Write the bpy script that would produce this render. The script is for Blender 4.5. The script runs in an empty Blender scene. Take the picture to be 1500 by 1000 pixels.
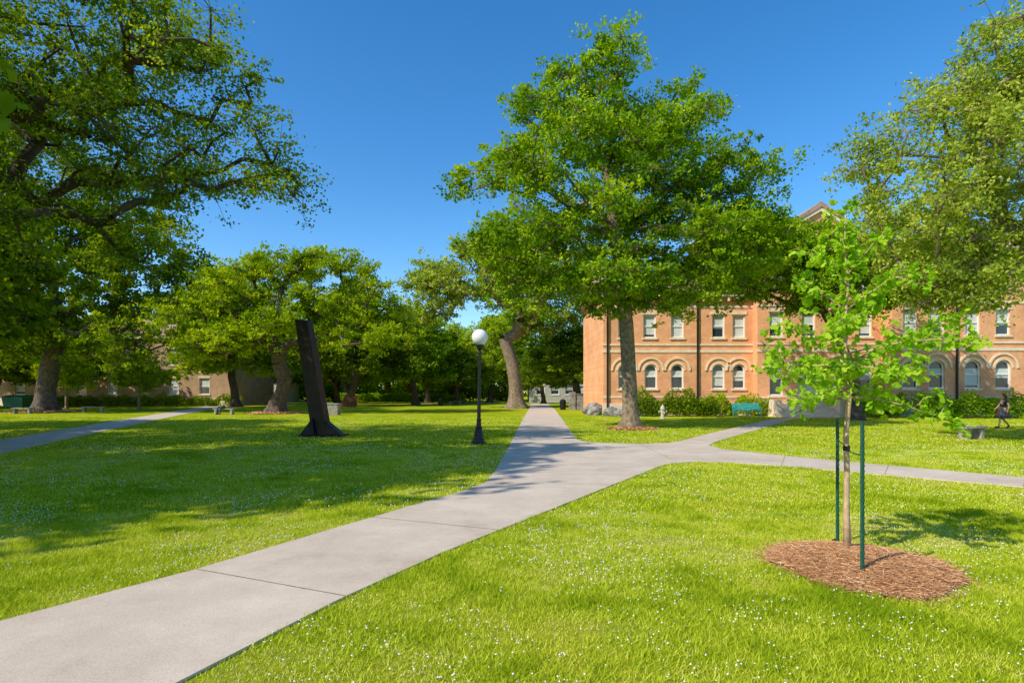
import bpy, bmesh, math, random
import numpy as np
from mathutils import Vector, Matrix, noise
random.seed(3)
S = bpy.context.scene
COL = S.collection

# ------------------------------------------------------------------ helpers
def new_mat(name):
    m = bpy.data.materials.new(name); m.use_nodes = True
    nt = m.node_tree
    for n in list(nt.nodes): nt.nodes.remove(n)
    out = nt.nodes.new('ShaderNodeOutputMaterial')
    return m, nt, out

def ramp(nt, stops):
    r = nt.nodes.new('ShaderNodeValToRGB')
    el = r.color_ramp.elements
    while len(el) > 1: el.remove(el[-1])
    el[0].position = stops[0][0]; el[0].color = (*stops[0][1], 1)
    for p, c in stops[1:]:
        e = el.new(p); e.color = (*c, 1)
    return r

def simple_mat(name, col, rough=0.7, metal=0.0, var=0.15, scale=8.0, bump=0.0, spec=0.4, coat=0):
    m, nt, out = new_mat(name)
    b = nt.nodes.new('ShaderNodeBsdfPrincipled')
    b.inputs['Roughness'].default_value = rough
    b.inputs['Metallic'].default_value = metal
    b.inputs['Specular IOR Level'].default_value = spec
    tc = nt.nodes.new('ShaderNodeTexCoord')
    nz = nt.nodes.new('ShaderNodeTexNoise'); nz.inputs['Scale'].default_value = scale
    nz.inputs['Detail'].default_value = 6
    nt.links.new(tc.outputs['Object'], nz.inputs['Vector'])
    lo = tuple(max(0, c*(1-var)) for c in col); hi = tuple(min(1, c*(1+var)) for c in col)
    r = ramp(nt, [(0.3, lo), (0.7, hi)])
    nt.links.new(nz.outputs['Fac'], r.inputs[0])
    nt.links.new(r.outputs[0], b.inputs['Base Color'])
    if bump > 0:
        bp = nt.nodes.new('ShaderNodeBump'); bp.inputs['Strength'].default_value = bump
        bp.inputs['Distance'].default_value = 0.02
        nt.links.new(nz.outputs['Fac'], bp.inputs['Height'])
        nt.links.new(bp.outputs[0], b.inputs['Normal'])
    nt.links.new(b.outputs[0], out.inputs[0])
    return m

def leaf_mat(name, stops, transl=0.4, tcol=1.3):
    m, nt, out = new_mat(name)
    at = nt.nodes.new('ShaderNodeAttribute'); at.attribute_name = 'rnd'
    r = ramp(nt, stops)
    nt.links.new(at.outputs['Fac'], r.inputs[0])
    d = nt.nodes.new('ShaderNodeBsdfDiffuse')
    nt.links.new(r.outputs[0], d.inputs[0])
    if transl <= 0:
        nt.links.new(d.outputs[0], out.inputs[0]); return m
    t = nt.nodes.new('ShaderNodeBsdfTranslucent')
    hs = nt.nodes.new('ShaderNodeHueSaturation'); hs.inputs['Value'].default_value = tcol
    hs.inputs['Hue'].default_value = 0.485; hs.inputs['Saturation'].default_value = 1.1
    nt.links.new(r.outputs[0], hs.inputs['Color'])
    nt.links.new(hs.outputs[0], t.inputs[0])
    m1 = nt.nodes.new('ShaderNodeMixShader'); m1.inputs[0].default_value = transl
    nt.links.new(d.outputs[0], m1.inputs[1]); nt.links.new(t.outputs[0], m1.inputs[2])
    nt.links.new(m1.outputs[0], out.inputs[0])
    return m

def mesh_np(name, V, F, mat, rnd=None, smooth=False):
    V = np.asarray(V, np.float32); F = np.asarray(F, np.int32)
    me = bpy.data.meshes.new(name)
    me.vertices.add(len(V)); me.vertices.foreach_set('co', V.ravel())
    n, k = F.shape
    me.loops.add(n*k); me.loops.foreach_set('vertex_index', F.ravel())
    me.polygons.add(n); me.polygons.foreach_set('loop_start', np.arange(0, n*k, k, dtype=np.int32))
    me.polygons.foreach_set('use_smooth', np.full(n, smooth))
    me.update(calc_edges=True)
    if rnd is not None:
        a = me.attributes.new('rnd', 'FLOAT', 'FACE'); a.data.foreach_set('value', np.asarray(rnd, np.float32))
    me.materials.append(mat)
    return me

def obj(name, me, parent=None, loc=(0, 0, 0), rot=(0, 0, 0), scale=(1, 1, 1)):
    o = bpy.data.objects.new(name, me); COL.objects.link(o)
    o.location = loc; o.rotation_euler = rot; o.scale = scale
    if parent: o.parent = parent
    return o

def empty(name, loc=(0, 0, 0), rot=(0, 0, 0)):
    o = bpy.data.objects.new(name, None); COL.objects.link(o); o.location = loc; o.rotation_euler = rot
    o.empty_display_size = 0.3
    return o

class MB:
    def __init__(s): s.v = []; s.f = []
    def poly(s, pts):
        i = len(s.v); s.v += [tuple(p) for p in pts]; s.f.append(tuple(range(i, i+len(pts))))
    def box(s, x0, x1, y0, y1, z0, z1):
        i = len(s.v)
        s.v += [(x0,y0,z0),(x1,y0,z0),(x1,y1,z0),(x0,y1,z0),(x0,y0,z1),(x1,y0,z1),(x1,y1,z1),(x0,y1,z1)]
        for f in [(0,3,2,1),(4,5,6,7),(0,1,5,4),(1,2,6,5),(2,3,7,6),(3,0,4,7)]:
            s.f.append(tuple(i+a for a in f))
    def prism(s, pts, axis_vec):
        n = len(pts); i = len(s.v); a = Vector(axis_vec)
        s.v += [tuple(p) for p in pts] + [tuple(Vector(p)+a) for p in pts]
        s.f.append(tuple(i+k for k in range(n))[::-1]); s.f.append(tuple(i+n+k for k in range(n)))
        for k in range(n):
            s.f.append((i+k, i+(k+1) % n, i+n+(k+1) % n, i+n+k))
    def lathe(s, prof, k=20, c=(0, 0, 0)):
        i = len(s.v)
        for r, z in prof:
            for j in range(k):
                a = 2*math.pi*j/k; s.v.append((c[0]+r*math.cos(a), c[1]+r*math.sin(a), c[2]+z))
        for m in range(len(prof)-1):
            for j in range(k):
                s.f.append((i+m*k+j, i+m*k+(j+1) % k, i+(m+1)*k+(j+1) % k, i+(m+1)*k+j))
        s.f.append(tuple(i+j for j in range(k))[::-1]); s.f.append(tuple(i+(len(prof)-1)*k+j for j in range(k)))
    def tube(s, pts, rad, k=10):
        i = len(s.v); pts = [Vector(p) for p in pts]
        for m, p in enumerate(pts):
            d = (pts[min(m+1, len(pts)-1)]-pts[max(m-1, 0)]).normalized()
            ref = Vector((1, 0, 0)) if abs(d.x) < 0.9 else Vector((0, 1, 0))
            a = d.cross(ref).normalized(); b = d.cross(a)
            for j in range(k):
                t = 2*math.pi*j/k; s.v.append(tuple(p+(a*math.cos(t)+b*math.sin(t))*rad[m]))
        for m in range(len(pts)-1):
            for j in range(k):
                s.f.append((i+m*k+j, i+m*k+(j+1) % k, i+(m+1)*k+(j+1) % k, i+(m+1)*k+j))
        s.f.append(tuple(i+j for j in range(k))); s.f.append(tuple(i+(len(pts)-1)*k+j for j in range(k))[::-1])
    def mesh(s, name, mat, smooth=False, bevel=0):
        me = bpy.data.meshes.new(name); me.from_pydata(s.v, [], s.f); me.materials.append(mat)
        bm = bmesh.new(); bm.from_mesh(me)
        bmesh.ops.recalc_face_normals(bm, faces=bm.faces)
        if bevel: bmesh.ops.bevel(bm, geom=list(bm.edges), offset=bevel, segments=2, affect='EDGES', profile=0.6)
        bm.to_mesh(me); bm.free()
        me.polygons.foreach_set('use_smooth', [smooth]*len(me.polygons)); me.update()
        return me

# ------------------------------------------------------------------ world, sun, camera
SUN_H = Vector((0.82, 0.57)).normalized(); EL = math.radians(41)
w = bpy.data.worlds.new("World"); S.world = w; w.use_nodes = True
nt = w.node_tree; bg = nt.nodes['Background']
sky = nt.nodes.new('ShaderNodeTexSky'); sky.sky_type = 'NISHITA'; sky.sun_disc = False
sky.sun_elevation = EL; sky.sun_rotation = math.atan2(-SUN_H.x, -SUN_H.y) % (2*math.pi)
sky.air_density = 1.0; sky.dust_density = 0.4; sky.ozone_density = 3.0
hs = nt.nodes.new('ShaderNodeHueSaturation'); hs.inputs['Saturation'].default_value = 1.33; hs.inputs['Value'].default_value = 1.4
nt.links.new(sky.outputs[0], hs.inputs['Color']); nt.links.new(hs.outputs[0], bg.inputs[0])
bg.inputs[1].default_value = 0.15
sl = bpy.data.lights.new("sun", 'SUN'); sl.energy = 5.0; sl.angle = math.radians(0.5); sl.color = (1.0, 0.92, 0.76)
so = bpy.data.objects.new("sun", sl); COL.objects.link(so)
dv = Vector((SUN_H.x*math.cos(EL), SUN_H.y*math.cos(EL), -math.sin(EL)))
so.rotation_euler = dv.to_track_quat('-Z', 'Y').to_euler(); so.location = (-30, -20, 40)
cd = bpy.data.cameras.new("camera"); cam = bpy.data.objects.new("camera", cd); COL.objects.link(cam)
cam.location = (0, 0, 1.7); cam.rotation_euler = (math.radians(90), 0, 0)
cd.lens = 20; cd.sensor_width = 36; cd.shift_y = 0.05; cd.clip_end = 5000; cd.clip_start = 0.05
S.camera = cam
S.view_settings.view_transform = 'Standard'; S.view_settings.look = 'None'; S.view_settings.exposure = 0

# ------------------------------------------------------------------ materials
bark = simple_mat("bark_grey", (0.22, 0.165, 0.11), 0.95, var=0.5, scale=6, bump=1.0)
bark_dark = simple_mat("bark_dark", (0.11, 0.08, 0.058), 0.95, var=0.45, scale=4, bump=1.0)
bark_pale = simple_mat("bark_pale", (0.48, 0.34, 0.21), 0.9, var=0.3, scale=14, bump=0.5)
L_mid = leaf_mat("leaf_green", [(0.0, (0.08, 0.19, 0.008)), (0.45, (0.23, 0.40, 0.014)), (1.0, (0.45, 0.58, 0.03))])
L_yel = leaf_mat("leaf_yellow_green", [(0.0, (0.16, 0.25, 0.025)), (0.5, (0.36, 0.46, 0.05)), (1.0, (0.58, 0.62, 0.12))])
L_dark = leaf_mat("leaf_dark", [(0.0, (0.06, 0.125, 0.008)), (0.5, (0.18, 0.28, 0.014)), (1.0, (0.38, 0.46, 0.03))])
L_oak = leaf_mat("leaf_oak", [(0.0, (0.08, 0.16, 0.010)), (0.5, (0.22, 0.34, 0.02)), (1.0, (0.46, 0.55, 0.06))])
L_bright = leaf_mat("leaf_bright", [(0.0, (0.15, 0.26, 0.008)), (0.5, (0.34, 0.47, 0.014)), (1.0, (0.55, 0.62, 0.03))])
L_gink = leaf_mat("ginkgo_leaf", [(0.0, (0.16, 0.38, 0.02)), (0.5, (0.34, 0.56, 0.03)), (1.0, (0.52, 0.70, 0.07))], transl=0.45)
L_grass = leaf_mat("grass_blade", [(0.0, (0.24, 0.36, 0.012)), (0.4, (0.50, 0.60, 0.03)), (0.8, (0.70, 0.72, 0.10)), (1.0, (0.74, 0.66, 0.28))], transl=0.25, tcol=1.1)
white_flower = leaf_mat("clover_flower", [(0, (0.80, 0.80, 0.72)), (1, (0.88, 0.88, 0.82))], transl=0)

# ------------------------------------------------------------------ ground
m, nt, out = new_mat("lawn")
b = nt.nodes.new('ShaderNodeBsdfDiffuse')
tc = nt.nodes.new('ShaderNodeTexCoord')
n1 = nt.nodes.new('ShaderNodeTexNoise'); n1.inputs['Scale'].default_value = 0.4; n1.inputs['Detail'].default_value = 7; n1.inputs['Roughness'].default_value = .65
n2 = nt.nodes.new('ShaderNodeTexNoise'); n2.inputs['Scale'].default_value = 14; n2.inputs['Detail'].default_value = 8; n2.inputs['Roughness'].default_value = 0.75
for n in (n1, n2): nt.links.new(tc.outputs['Object'], n.inputs['Vector'])
r1 = ramp(nt, [(0.3, (0.23, 0.33, 0.010)), (0.48, (0.33, 0.42, 0.015)), (0.6, (0.43, 0.46, 0.035)), (0.75, (0.47, 0.43, 0.08))])
r2 = ramp(nt, [(0.3, (0.5, 0.52, 0.45)), (0.7, (1.3, 1.22, 1.1))])
nt.links.new(n1.outputs['Fac'], r1.inputs[0]); nt.links.new(n2.outputs['Fac'], r2.inputs[0])
mx = nt.nodes.new('ShaderNodeMix'); mx.data_type = 'RGBA'; mx.blend_type = 'MULTIPLY'; mx.inputs[0].default_value = 1
nt.links.new(r1.outputs[0], mx.inputs[6]); nt.links.new(r2.outputs[0], mx.inputs[7])
nt.links.new(mx.outputs[2], b.inputs['Color'])
bp = nt.nodes.new('ShaderNodeBump'); bp.inputs['Strength'].default_value = 0.8; bp.inputs['Distance'].default_value = 0.05
nt.links.new(n2.outputs['Fac'], bp.inputs['Height']); nt.links.new(bp.outputs[0], b.inputs['Normal'])
nt.links.new(b.outputs[0], out.inputs[0]); lawn_mat = m
G = MB(); G.poly([(-2500, -500, 0), (2500, -500, 0), (2500, 4000, 0), (-2500, 4000, 0)])
obj("ground", G.mesh("ground", lawn_mat))

PATH = [(-6.24,0.2),(-3.78,4.2),(-3.01,5.45),(-1.38,8.75),(-0.85,9.75),(-0.52,10.6),(-0.38,12),(-0.1,17.7),(.34,28.3),(2.0,64.4),(2.9,88),
        (5.6,88),(4.3,56.6),(2.63,25.7),(2.35,20.6),(2.5,19.6),(3.0,19.1),(4.2,18.8),(5.2,19.1),(5.9,19.9),(8.95,24.8),(16.6,36.3),(19.0,38.6),(19.0,39.7),
        (22.9,39.7),(22.9,38.6),(20.0,38.2),(18.2,36.8),(6.9,19.4),(6.3,18.2),(6.3,17.0),(7.3,15.2),(8.74,13.2),(10.2,11.3),(14,6.4),(18,1.3),(16.9,0.4),(12.9,5.5),
        (9.17,10.2),(7.66,11.7),(6.4,13.0),(5.4,13.75),(4.5,13.95),(3.8,13.6),(3.42,13.1),(1.92,10.55),(.486,8.09),(-.72,6.03),(-1.40,4.67),(-1.94,3.33),(-4.2,-1.6)]
LPATH = [(-9.2,3.5),(-14.2,15.7),(-17.9,24.8),(-27.3,48.6),(-38.5,78),(-41,78),(-29.5,48.6),(-20.1,24.8),(-16.3,15.4),(-11.4,3.5)]
m, nt, out = new_mat("concrete_path")
b = nt.nodes.new('ShaderNodeBsdfPrincipled'); b.inputs['Roughness'].default_value = 0.9; b.inputs['Specular IOR Level'].default_value = 0.2
tc = nt.nodes.new('ShaderNodeTexCoord')
n1 = nt.nodes.new('ShaderNodeTexNoise'); n1.inputs['Scale'].default_value = 0.8; n1.inputs['Detail'].default_value = 10; n1.inputs['Roughness'].default_value = 0.72
n2 = nt.nodes.new('ShaderNodeTexNoise'); n2.inputs['Scale'].default_value = 90; n2.inputs['Detail'].default_value = 4; n2.inputs['Roughness'].default_value = 0.8
n3 = nt.nodes.new('ShaderNodeTexVoronoi'); n3.inputs['Scale'].default_value = 7
for n in (n1, n2, n3): nt.links.new(tc.outputs['Object'], n.inputs['Vector'])
r1 = ramp(nt, [(0.28, (0.40, 0.325, 0.255)), (0.42, (0.54, 0.44, 0.35)), (0.55, (0.60, 0.50, 0.40)), (0.75, (0.70, 0.60, 0.49))])
r2 = ramp(nt, [(0.3, (0.66, 0.66, 0.66)), (0.5, (1, 1, 1)), (0.7, (1.18, 1.18, 1.18))])
r3 = ramp(nt, [(0.03, (0.72, 0.68, 0.62)), (0.06, (1, 1, 1))])
nt.links.new(n1.outputs['Fac'], r1.inputs[0]); nt.links.new(n2.outputs['Fac'], r2.inputs[0]); nt.links.new(n3.outputs['Distance'], r3.inputs[0])
mx = nt.nodes.new('ShaderNodeMix'); mx.data_type = 'RGBA'; mx.blend_type = 'MULTIPLY'; mx.inputs[0].default_value = 1
mx2 = nt.nodes.new('ShaderNodeMix'); mx2.data_type = 'RGBA'; mx2.blend_type = 'MULTIPLY'; mx2.inputs[0].default_value = 1
nt.links.new(r1.outputs[0], mx.inputs[6]); nt.links.new(r2.outputs[0], mx.inputs[7])
nt.links.new(mx.outputs[2], mx2.inputs[6]); nt.links.new(r3.outputs[0], mx2.inputs[7]); nt.links.new(mx2.outputs[2], b.inputs['Base Color'])
bp = nt.nodes.new('ShaderNodeBump'); bp.inputs['Strength'].default_value = 0.3; bp.inputs['Distance'].default_value = 0.005
nt.links.new(n2.outputs['Fac'], bp.inputs['Height']); nt.links.new(bp.outputs[0], b.inputs['Normal'])
nt.links.new(b.outputs[0], out.inputs[0]); conc = m

def slab(name, poly, z):
    me = bpy.data.meshes.new(name); bm = bmesh.new()
    vs = [bm.verts.new((x, y, z)) for x, y in poly]
    lo = [bm.verts.new((x, y, -0.02)) for x, y in poly]
    f = bm.faces.new(vs)
    if f.normal.z < 0: f.normal_flip()
    n = len(poly)
    for i in range(n): bm.faces.new((vs[i], lo[i], lo[(i+1) % n], vs[(i+1) % n]))
    bmesh.ops.triangulate(bm, faces=[f])
    bmesh.ops.recalc_face_normals(bm, faces=bm.faces)
    bm.to_mesh(me); bm.free(); me.materials.append(conc)
    return obj(name, me)
p_main = slab("concrete_path", PATH, 0.02)
slab("concrete_path.001", LPATH, 0.02)
slab("concrete_path.002", [(-60,90),(20,90),(20,93),(-60,93)], 0.015)
joint = simple_mat("joint_dark", (0.20, 0.155, 0.115), 1, var=0.6, scale=12)
J = MB()
def strip(a, b_, wd=0.009, z=0.024):
    a = Vector((a[0], a[1], 0)); b_ = Vector((b_[0], b_[1], 0)); d = (b_-a).normalized(); n = Vector((-d.y, d.x, 0))*wd/2
    J.poly([(a-n)+Vector((0,0,z)), (b_-n)+Vector((0,0,z)), (b_+n)+Vector((0,0,z)), (a+n)+Vector((0,0,z))])
strip((-3.02,5.43),(-1.36,4.70)); strip((-1.9,7.7),(-0.1,6.95)); strip((-0.5,10.5),(1.9,10.5)); strip((-0.42,11.6),(3.4,13.1))
strip((-4.6,2.85),(-2.5,2.2))
for yy in (14.5,17.8,20.8,23.8,26.8,30,33,36,40,44,48,52): strip((-0.35+0.0505*(yy-13), yy),((2.4+0.055*(yy-20)) if yy>18.5 else 6.3, yy))
strip((4.0,13.8),(4.2,18.8)); strip((6.2,13.1),(7.3,15.2)); strip((7.66,11.7),(8.74,13.2)); strip((9.17,10.2),(10.2,11.3))
for t in (0.1,0.25,0.4,0.55,0.7,0.85):
    strip((5.9+10.7*t,19.9+16.4*t),(6.9+11.3*t,19.4+17.4*t))
obj("joints", J.mesh("joints", joint), parent=p_main)

def in_poly(X, Y, poly):
    inside = np.zeros(len(X), bool); n = len(poly)
    for i in range(n):
        x0, y0 = poly[i]; x1, y1 = poly[(i+1) % n]
        c = ((y0 > Y) != (y1 > Y))
        with np.errstate(divide='ignore', invalid='ignore'):
            xi = (x1-x0)*(Y-y0)/(y1-y0+1e-12)+x0
        inside ^= c & (X < xi)
    return inside

# ------------------------------------------------------------------ grass blades + clover
rg = np.random.default_rng(5)
MC = (3.38, 5.52); MR = 0.84
def scatter(n, y0, y1):
    Y = np.sqrt(rg.uniform(y0*y0, y1*y1, n)); X = rg.uniform(-1, 1, n)*(0.97*Y+1.0)
    jx = rg.normal(0, .02, n); jy = rg.normal(0, .02, n)
    k = ~in_poly(X+jx, Y+jy, PATH) & ~in_poly(X+jx, Y+jy, LPATH)
    ang = np.arctan2(Y-MC[1], X-MC[0])
    k &= np.hypot(X-MC[0], Y-MC[1]) > MR*(0.97+0.06*np.sin(ang*3+1)+.03*np.sin(ang*7))+rg.normal(0, .04, n)
    k &= ((X-5.6)**2+(Y-26.7)**2) > 1.4
    return X[k], Y[k]
Vs, Fs, Rs = [], [], []; off = 0
for n, y0, y1, h0, h1, bw in [(380000, 2.6, 8, .018, .048, .006), (290000, 8, 17, .02, .05, .012), (170000, 17, 40, .02, .06, .03)]:
    X, Y = scatter(n, y0, y1); k = len(X)
    a = rg.uniform(0, 2*np.pi, k); h = rg.uniform(h0, h1, k)
    lowf = np.array([noise.noise((x*0.55, y*0.55, 7)) for x, y in zip(X, Y)])
    pn = np.array([noise.noise((x*1.6, y*1.6, 0))+0.6*noise.noise((x*4.5, y*4.5, 5)) for x, y in zip(X, Y)])
    h = h*np.clip(1+0.8*pn+.4*lowf, .3, 2); wd = bw*rg.uniform(0.6, 1.3, k)
    la = rg.uniform(0, 2*np.pi, k); ll = h*rg.uniform(0.2, 1.3, k)
    B0 = np.stack([X-np.cos(a)*wd/2, Y-np.sin(a)*wd/2, np.zeros(k)], 1)
    B1 = np.stack([X+np.cos(a)*wd/2, Y+np.sin(a)*wd/2, np.zeros(k)], 1)
    T = np.stack([X+np.cos(la)*ll, Y+np.sin(la)*ll, h], 1)
    Vs.append(np.stack([B0, B1, T], 1).reshape(-1, 3)); Fs.append(np.arange(3*k).reshape(-1, 3)+off); off += 3*k
    Rs.append(np.clip(rg.normal(0.47, 0.2, k)-0.5*pn-.4*lowf, 0, 1))
grass = obj("grass", mesh_np("grass", np.concatenate(Vs), np.concatenate(Fs), L_grass, np.concatenate(Rs)))
Vs, Fs = [], []; off = 0
octf = np.array([(0,1,2),(0,2,3),(0,3,4),(0,4,1),(5,2,1),(5,3,2),(5,4,3),(5,1,4)])
for n, y0, y1, s in [(15000, 2.6, 8, .0066), (19000, 8, 18, .0092), (6000, 18, 32, .014)]:
    X, Y = scatter(n, y0, y1)
    pn = np.array([noise.noise((x*0.5+9, y*0.5, 3))+.8*noise.noise((x*2.2, y*2.2, 1)) for x, y in zip(X, Y)])
    k = pn > rg.uniform(-0.2, 0.6, len(X)); X = X[k]; Y = Y[k]; k = len(X)
    sz = s*rg.uniform(0.5, 1.35, k); z = rg.uniform(.025, .06, k)
    base = np.array([(0,0,1),(1,0,0),(0,1,0),(-1,0,0),(0,-1,0),(0,0,-0.8)])
    V = base[None]*sz[:, None, None]+np.stack([X, Y, z], 1)[:, None]
    Vs.append(V.reshape(-1, 3)); Fs.append((octf[None]+6*np.arange(k)[:, None, None]).reshape(-1, 3)+off); off += 6*k
fl = obj("clover_flowers", mesh_np("clover", np.concatenate(Vs), np.concatenate(Fs), white_flower, np.zeros(off//6*8)))

# ------------------------------------------------------------------ trees
def leaf_quads(C, size, rng, up=0.5):
    n = len(C)
    N = rng.normal(size=(n, 3)); N[:, 2] += up; N /= np.linalg.norm(N, axis=1, keepdims=True)
    A = rng.normal(size=(n, 3)); A -= N*(A*N).sum(1, keepdims=True); A /= np.linalg.norm(A, axis=1, keepdims=True)
    B = np.cross(N, A); s = size*rng.uniform(0.6, 1.25, (n, 1))
    V = np.stack([C-A*s*0.5, C+B*s*0.3+A*s*0.05, C+A*s*0.5, C-B*s*0.3+A*s*0.05], 1)
    return V.reshape(-1, 3), np.arange(4*n).reshape(-1, 4)

def frusta(P0, P1, R0, R1, k):
    d = P1-P0; L = np.linalg.norm(d, axis=1, keepdims=True); d = d/np.maximum(L, 1e-6)
    ref = np.where(np.abs(d[:, 2:3]) < 0.9, np.array([[0, 0, 1.]]), np.array([[1., 0, 0]]))
    a = np.cross(d, ref); a /= np.linalg.norm(a, axis=1, keepdims=True); b = np.cross(d, a)
    t = np.arange(k)*2*np.pi/k
    ring = a[:, None]*np.cos(t)[None, :, None]+b[:, None]*np.sin(t)[None, :, None]
    V0 = P0[:, None]+ring*R0[:, None, None]; V1 = P1[:, None]+ring*R1[:, None, None]
    V = np.concatenate([V0, V1], 1).reshape(-1, 3)
    j = np.arange(k); f = np.stack([j, (j+1) % k, k+(j+1) % k, k+j], 1)
    F = (f[None]+(2*k*np.arange(len(P0)))[:, None, None]).reshape(-1, 4)
    return V, F

def tree_meshes(name, trunk, r0, lobes, n, R, nl, ls, lmat, bmat, seed, hole=-0.12, sub=10, spread=0.2, nscale=None, alpha=0.25, fork=0.62, wig=0.16):
    rng = np.random.default_rng(seed)
    trunk = [np.array(p, float) for p in trunk]
    L = np.array([l for l in lobes], float)
    vol = L[:, 3]*L[:, 4]*L[:, 5]; vol = vol**0.8; vol /= vol.sum()
    T = []; tries = 0; ns = nscale or 0.45/R
    while len(T) < n and tries < n*40:
        tries += 1
        l = L[rng.choice(len(L), p=vol)]
        d = rng.normal(size=3); d /= np.linalg.norm(d); rr = rng.uniform(0.25, 1.12)**0.6
        p = l[:3]+d*rr*l[3:6]
        if noise.noise(Vector(p*ns)+Vector((seed*7.1, 0, 0))) < hole: continue
        if T and np.min(np.linalg.norm(np.array(T)-p, axis=1)) < 0.55*R*(1 if tries < n*20 else 0.5): continue
        T.append(p)
    T = np.array(T)
    N = np.zeros((len(T)*25+60, 3)); par = np.full(len(N), -1); pl = np.zeros(len(N)); cnt = 0
    sub_t = []
    for i in range(len(trunk)-1):
        for s in np.linspace(0, 1, 4, endpoint=False): sub_t.append(trunk[i]*(1-s)+trunk[i+1]*s)
    sub_t.append(trunk[-1])
    for i, p in enumerate(sub_t):
        N[cnt] = p; par[cnt] = cnt-1; cnt += 1
    f = max(1, int(len(sub_t)*fork)); tl = cnt
    pl[f:cnt] = np.arange(cnt-f)*0.2
    ends = []
    top = trunk[-1]; seg = max(0.6, R*0.8)
    for i in np.argsort(np.linalg.norm(T-top, axis=1)):
        t = T[i]
        dd = np.linalg.norm(N[f:cnt]-t, axis=1)+alpha*pl[f:cnt]+0.6*np.maximum(0, N[f:cnt, 2]-t[2])
        j = f+int(np.argmin(dd)); d = np.linalg.norm(N[j]-t); k = max(1, int(d/seg)); pj = j; p0 = N[j].copy()
        for s in np.linspace(0, 1, k+1)[1:]:
            q = p0*(1-s)+t*s
            if s < 1: q = q+rng.normal(size=3)*seg*wig; q[2] += math.sin(math.pi*s)*d*0.09
            if cnt >= len(N): break
            N[cnt] = q; par[cnt] = pj; pl[cnt] = pl[pj]+d/k; pj = cnt; cnt += 1
        ends.append(pj)
    w_ = np.zeros(cnt)
    for e in ends: w_[e] += 1
    for i in range(cnt-1, 0, -1): w_[par[i]] += w_[i]
    rad = np.maximum(r0*0.92*(w_/len(T))**0.47, 0.012)
    idx = np.arange(tl, cnt); P0 = N[par[idx]]; P1 = N[idx]
    R1 = rad[idx]; R0 = np.minimum(rad[par[idx]], R1*1.35)
    V1, F1 = frusta(P0, P1, R0, R1, 6)
    k = 16; tv = []
    pts = sub_t
    for i, p in enumerate(pts):
        z = p[2]-pts[0][2]; rr = max(rad[i], 0.02) if i >= f else r0*(1-0.08*i/f)
        fl_ = 1+0.75*math.exp(-z/(r0*0.9))
        for j in range(k):
            a = 2*math.pi*j/k
            bump = 1+0.10*noise.noise((math.cos(a)*1.7+seed, math.sin(a)*1.7, z*0.35))+(fl_-1)*0.35*math.sin(a*5+seed)
            tv.append((p[0]+math.cos(a)*rr*fl_*bump, p[1]+math.sin(a)*rr*fl_*bump, p[2]))
    tv = np.array(tv); m_ = len(pts); j = np.arange(k)
    tf = np.concatenate([np.stack([i*k+j, i*k+(j+1) % k, (i+1)*k+(j+1) % k, (i+1)*k+j], 1) for i in range(m_-1)])
    cr = R*rng.uniform(0.6, 1.25, len(T))
    SC = T[:, None]+rng.normal(size=(len(T), sub, 3))*np.array([0.55, 0.55, 0.36])*cr[:, None, None]
    P0 = np.repeat(T, sub, 0); V3, F3 = frusta(P0, SC.reshape(-1, 3), np.full(len(P0), 0.013*max(R, .8)), np.full(len(P0), 0.005*max(R, .8)), 3)
    VB = np.concatenate([tv, V1, V3]); FB = np.concatenate([tf, F1+len(tv), F3+len(tv)+len(V1)])
    bm_ = mesh_np(name+"_branches", VB, FB, bmat, smooth=True)
    m2 = max(1, nl//sub)
    LC = SC[:, :, None]+rng.normal(size=(len(T), sub, m2, 3))*np.array([1, 1, 0.6])*spread*cr[:, None, None, None]
    cl = rng.normal(0, 0.17, (len(T), 1, 1))+rng.normal(0, 0.12, (len(T), sub, 1))
    rn = np.clip(0.45+cl+rng.normal(0, 0.16, (len(T), sub, m2)), 0, 1).ravel()
    V, F = leaf_quads(LC.reshape(-1, 3), ls, rng)
    lm_ = mesh_np(name+"_leaves", V, F, lmat, rn)
    return bm_, lm_

def tree(name, *a, **k):
    b_, l_ = tree_meshes(name, *a, **k)
    e = empty(name); obj("trunk_and_limbs", b_, e); obj("foliage", l_, e)
    return e

# main middle tree
tree("oak_tree", [(5.6,26.7,-0.05),(5.5,26.7,2.2),(5.35,26.7,5),(4.9,26.7,8.5),(4.3,26.7,13)], 0.36,
     [(2.4,26.7,15.4,2.0,2.4,2.4),(4.6,26.5,17.0,1.5,1.6,1.3),(1.7,26.4,17.0,1.1,1.3,.9),(6.9,26.5,14.1,2.5,2.8,1.8),(-0.6,26.2,12,2.3,2.6,1.5),(9.8,26.8,11.6,2.4,2.8,1.6),
      (4.2,26.7,11.5,4.0,4.5,3.2),(0.7,25.8,8.6,2.6,3,1.6),(8.3,26.5,8.5,3,3.4,1.7),(4.6,26,6.9,3.2,3,1.5),(10.8,26.3,8.6,2.0,2.2,1.6),(1.4,25.6,6.5,2.0,2,1.1),(8.2,25.9,6.6,2.6,2.4,1.1)],
     440, 0.9, 310, 0.175, L_mid, bark, 11, hole=-0.12, spread=.19)
# tree behind, pale open crown
tree("oak_tree", [(0.5,62,-0.05),(0.4,62,2.5),(0.0,62,5),(-0.8,62,7.5)], 0.75,
     [(-6.7,62,14.0,4.5,4,2.2),(-2.2,62,17.0,4.2,4,2.2),(3,62,15,4.8,5,3),(3.9,62,10.3,4,4,2.6),(-8,62,10.8,3.4,3,1.5),(-10,62,13.3,2.2,2.5,1.2),(-3.5,62,12.5,3,3,1.6)],
     240, 1.2, 240, 0.30, L_yel, bark, 12, hole=-0.06, alpha=.12)
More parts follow.
